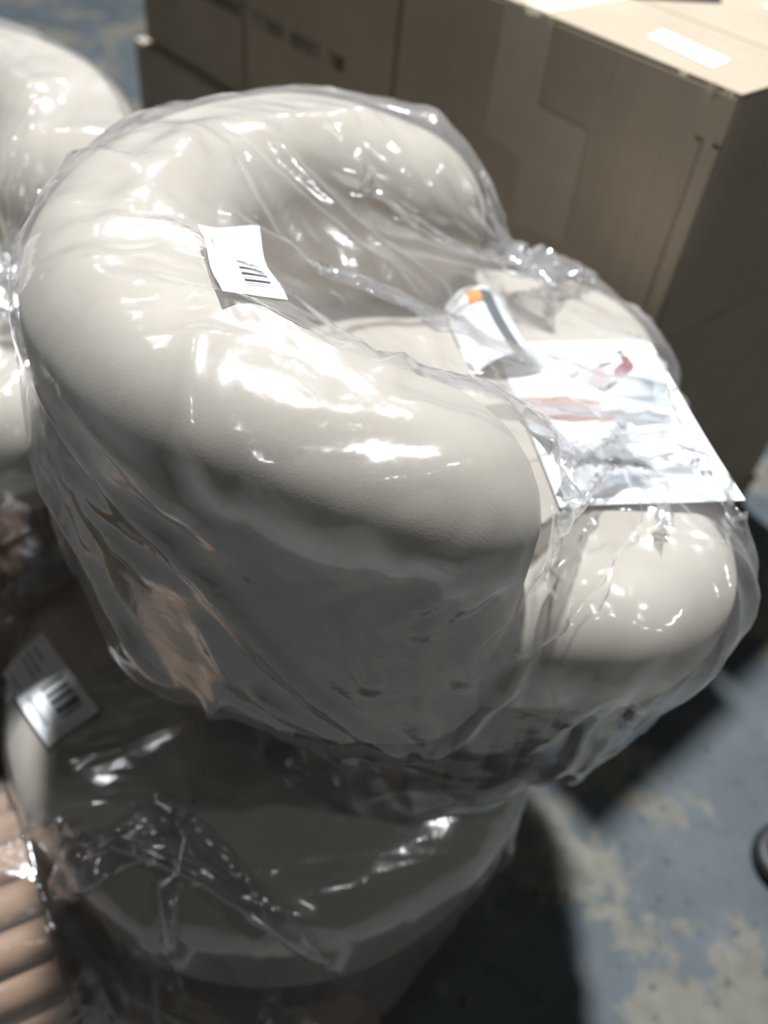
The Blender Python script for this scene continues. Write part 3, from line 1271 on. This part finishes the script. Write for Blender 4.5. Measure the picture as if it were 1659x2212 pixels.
def leaf_pick(u, v):
    # u across the sheet (0 = towards the back of the chair), v from the near edge to the far edge
    if blob(u, v, 0.74, 0.80, 0.09, 0.035, 0.5) or blob(u, v, 0.78, 0.845, 0.03, 0.05, -0.3):
        return 1
    if blob(u, v, 0.755, 0.895, 0.045, 0.02, 0.8) and not blob(u, v, 0.745, 0.885, 0.028, 0.012, 0.8):
        return 2
    if blob(u, v, 0.64, 0.835, 0.05, 0.012, 0.2):
        return 2
    if blob(u, v, 0.58, 0.80, 0.045, 0.025):
        return 3
    if blob(u, v, 0.53, 0.72, 0.12, 0.04, 0.35):
        return 4
    if blob(u, v, 0.60, 0.69, 0.07, 0.010, 0.5) or blob(u, v, 0.50, 0.68, 0.07, 0.008, -0.2) or blob(u, v, 0.42, 0.77, 0.05, 0.007, 0.6):
        return 2
    if blob(u, v, 0.26, 0.60, 0.24, 0.022, -0.08):
        return 3
    if 0.06 < u < 0.48 and 0.49 < v < 0.585:
        return 4
    if blob(u, v, 0.30, 0.48, 0.16, 0.018) or blob(u, v, 0.48, 0.485, 0.07, 0.025, 0.4):
        return 3
    if blob(u, v, 0.86, 0.70, 0.08, 0.05, 0.4):
        return 5
    if blob(u, v, 0.80, 0.60, 0.10, 0.02) or blob(u, v, 0.62, 0.93, 0.07, 0.016):
        return 5
    if blob(u, v, 0.40, 0.13, 0.10, 0.02):
        return 5
    # little grey symbols in the near corner
    for cu, cv in ((0.62, 0.20), (0.70, 0.155), (0.76, 0.21), (0.80, 0.15), (0.86, 0.22)):
        if blob(u, v, cu, cv, 0.020, 0.009) and (int(u * 160) + int(v * 200)) % 3:
            return 6
    if 0.845 < u < 0.915 and 0.135 < v < 0.165 and (int(u * 130) % 3 != 1 or v > 0.157):
        return 2
    return 0


lf = empty('instruction_sheet', (0, 0, 0), 0, 'white printed paper sheet lying on the seat of the bagged armchair', 'paper')
lf.matrix_world = Matrix.Translation(CH_LOC) @ Matrix.Rotation(CH_RZ, 4, 'Z') @ Matrix.Translation((LEAF[0], LEAF[1], SEAT_Z + 0.0095)) @ Matrix.Rotation(LEAF[2], 4, 'Z')


def leaf_pt(u, v):
    x, y = (u - 0.5) * 0.205, (v - 0.5) * 0.29
    return (x, y, 0.0012 + 0.0016 * math.sin(v * 5 + u * 3) + 0.003 * max(0, 0.25 - v) * math.sin(u * 7))


raster('printed_page', 110, 150, leaf_pt, leaf_pick,
       [M['paper'], M['maroon'], M['ink'], M['skin'], M['pale'], M['bluep'], M['greyink']], lf)
bot = raster('sheet_underside', 8, 10, lambda u, v: tuple(Vector(leaf_pt(u, v)) - Vector((0, 0, 0.0012))), lambda u, v: 0, [M['paper']], lf)

cd = empty('folded_card', (0, 0, 0), 0, 'small folded card with a dark band and an orange end, beside the printed sheet', 'card')
cd.matrix_world = Matrix.Translation(CH_LOC) @ Matrix.Rotation(CH_RZ, 4, 'Z') @ Matrix.Translation((0.130, 0.105, SEAT_Z + 0.0095)) @ Matrix.Rotation(math.radians(12), 4, 'Z')


def card_pt(u, v):
    x, y = (u - 0.5) * 0.085, (v - 0.5) * 0.15
    return (x + 0.02 * (v - 0.5) ** 2, y, 0.003 + 0.026 * math.sin(PI * u) ** 0.8)


def card_pick(u, v):
    if 0.50 < u < 0.72:
        return 1 if v < 0.95 else 0
    if 0.28 < u < 0.50 and 0.74 < v < 0.95:
        return 2
    return 0


raster('card_cover', 34, 50, card_pt, card_pick, [M['paper'], M['slate'], M['orange']], cd)
raster('card_inside', 10, 12, lambda u, v: tuple(Vector(card_pt(u, v)) - Vector((0, 0, 0.0012))), lambda u, v: 0, [M['paper']], cd)

# ------------------------------------------------------------------ caster on the floor at the right
cw = empty('caster_wheel', (0.872, 0.815, 0.0), 0.5, 'black rubber caster wheel lying on the painted concrete', 'wheel')
bm = bmesh.new()
prof = [(0.030, 0.004), (0.058, 0.001), (0.070, 0.008), (0.072, 0.02), (0.070, 0.032), (0.058, 0.039), (0.030, 0.036)]
v, f = lathe(prof + [prof[0]], 40)
mesh_obj('tyre', v, f, M['black'], cw, True)
v, f = lathe([(0.0, 0.006), (0.0315, 0.006), (0.0315, 0.034), (0.012, 0.034), (0.010, 0.041), (0.0, 0.041)], 32)
mesh_obj('hub', v, f, M['steel'], cw, False)
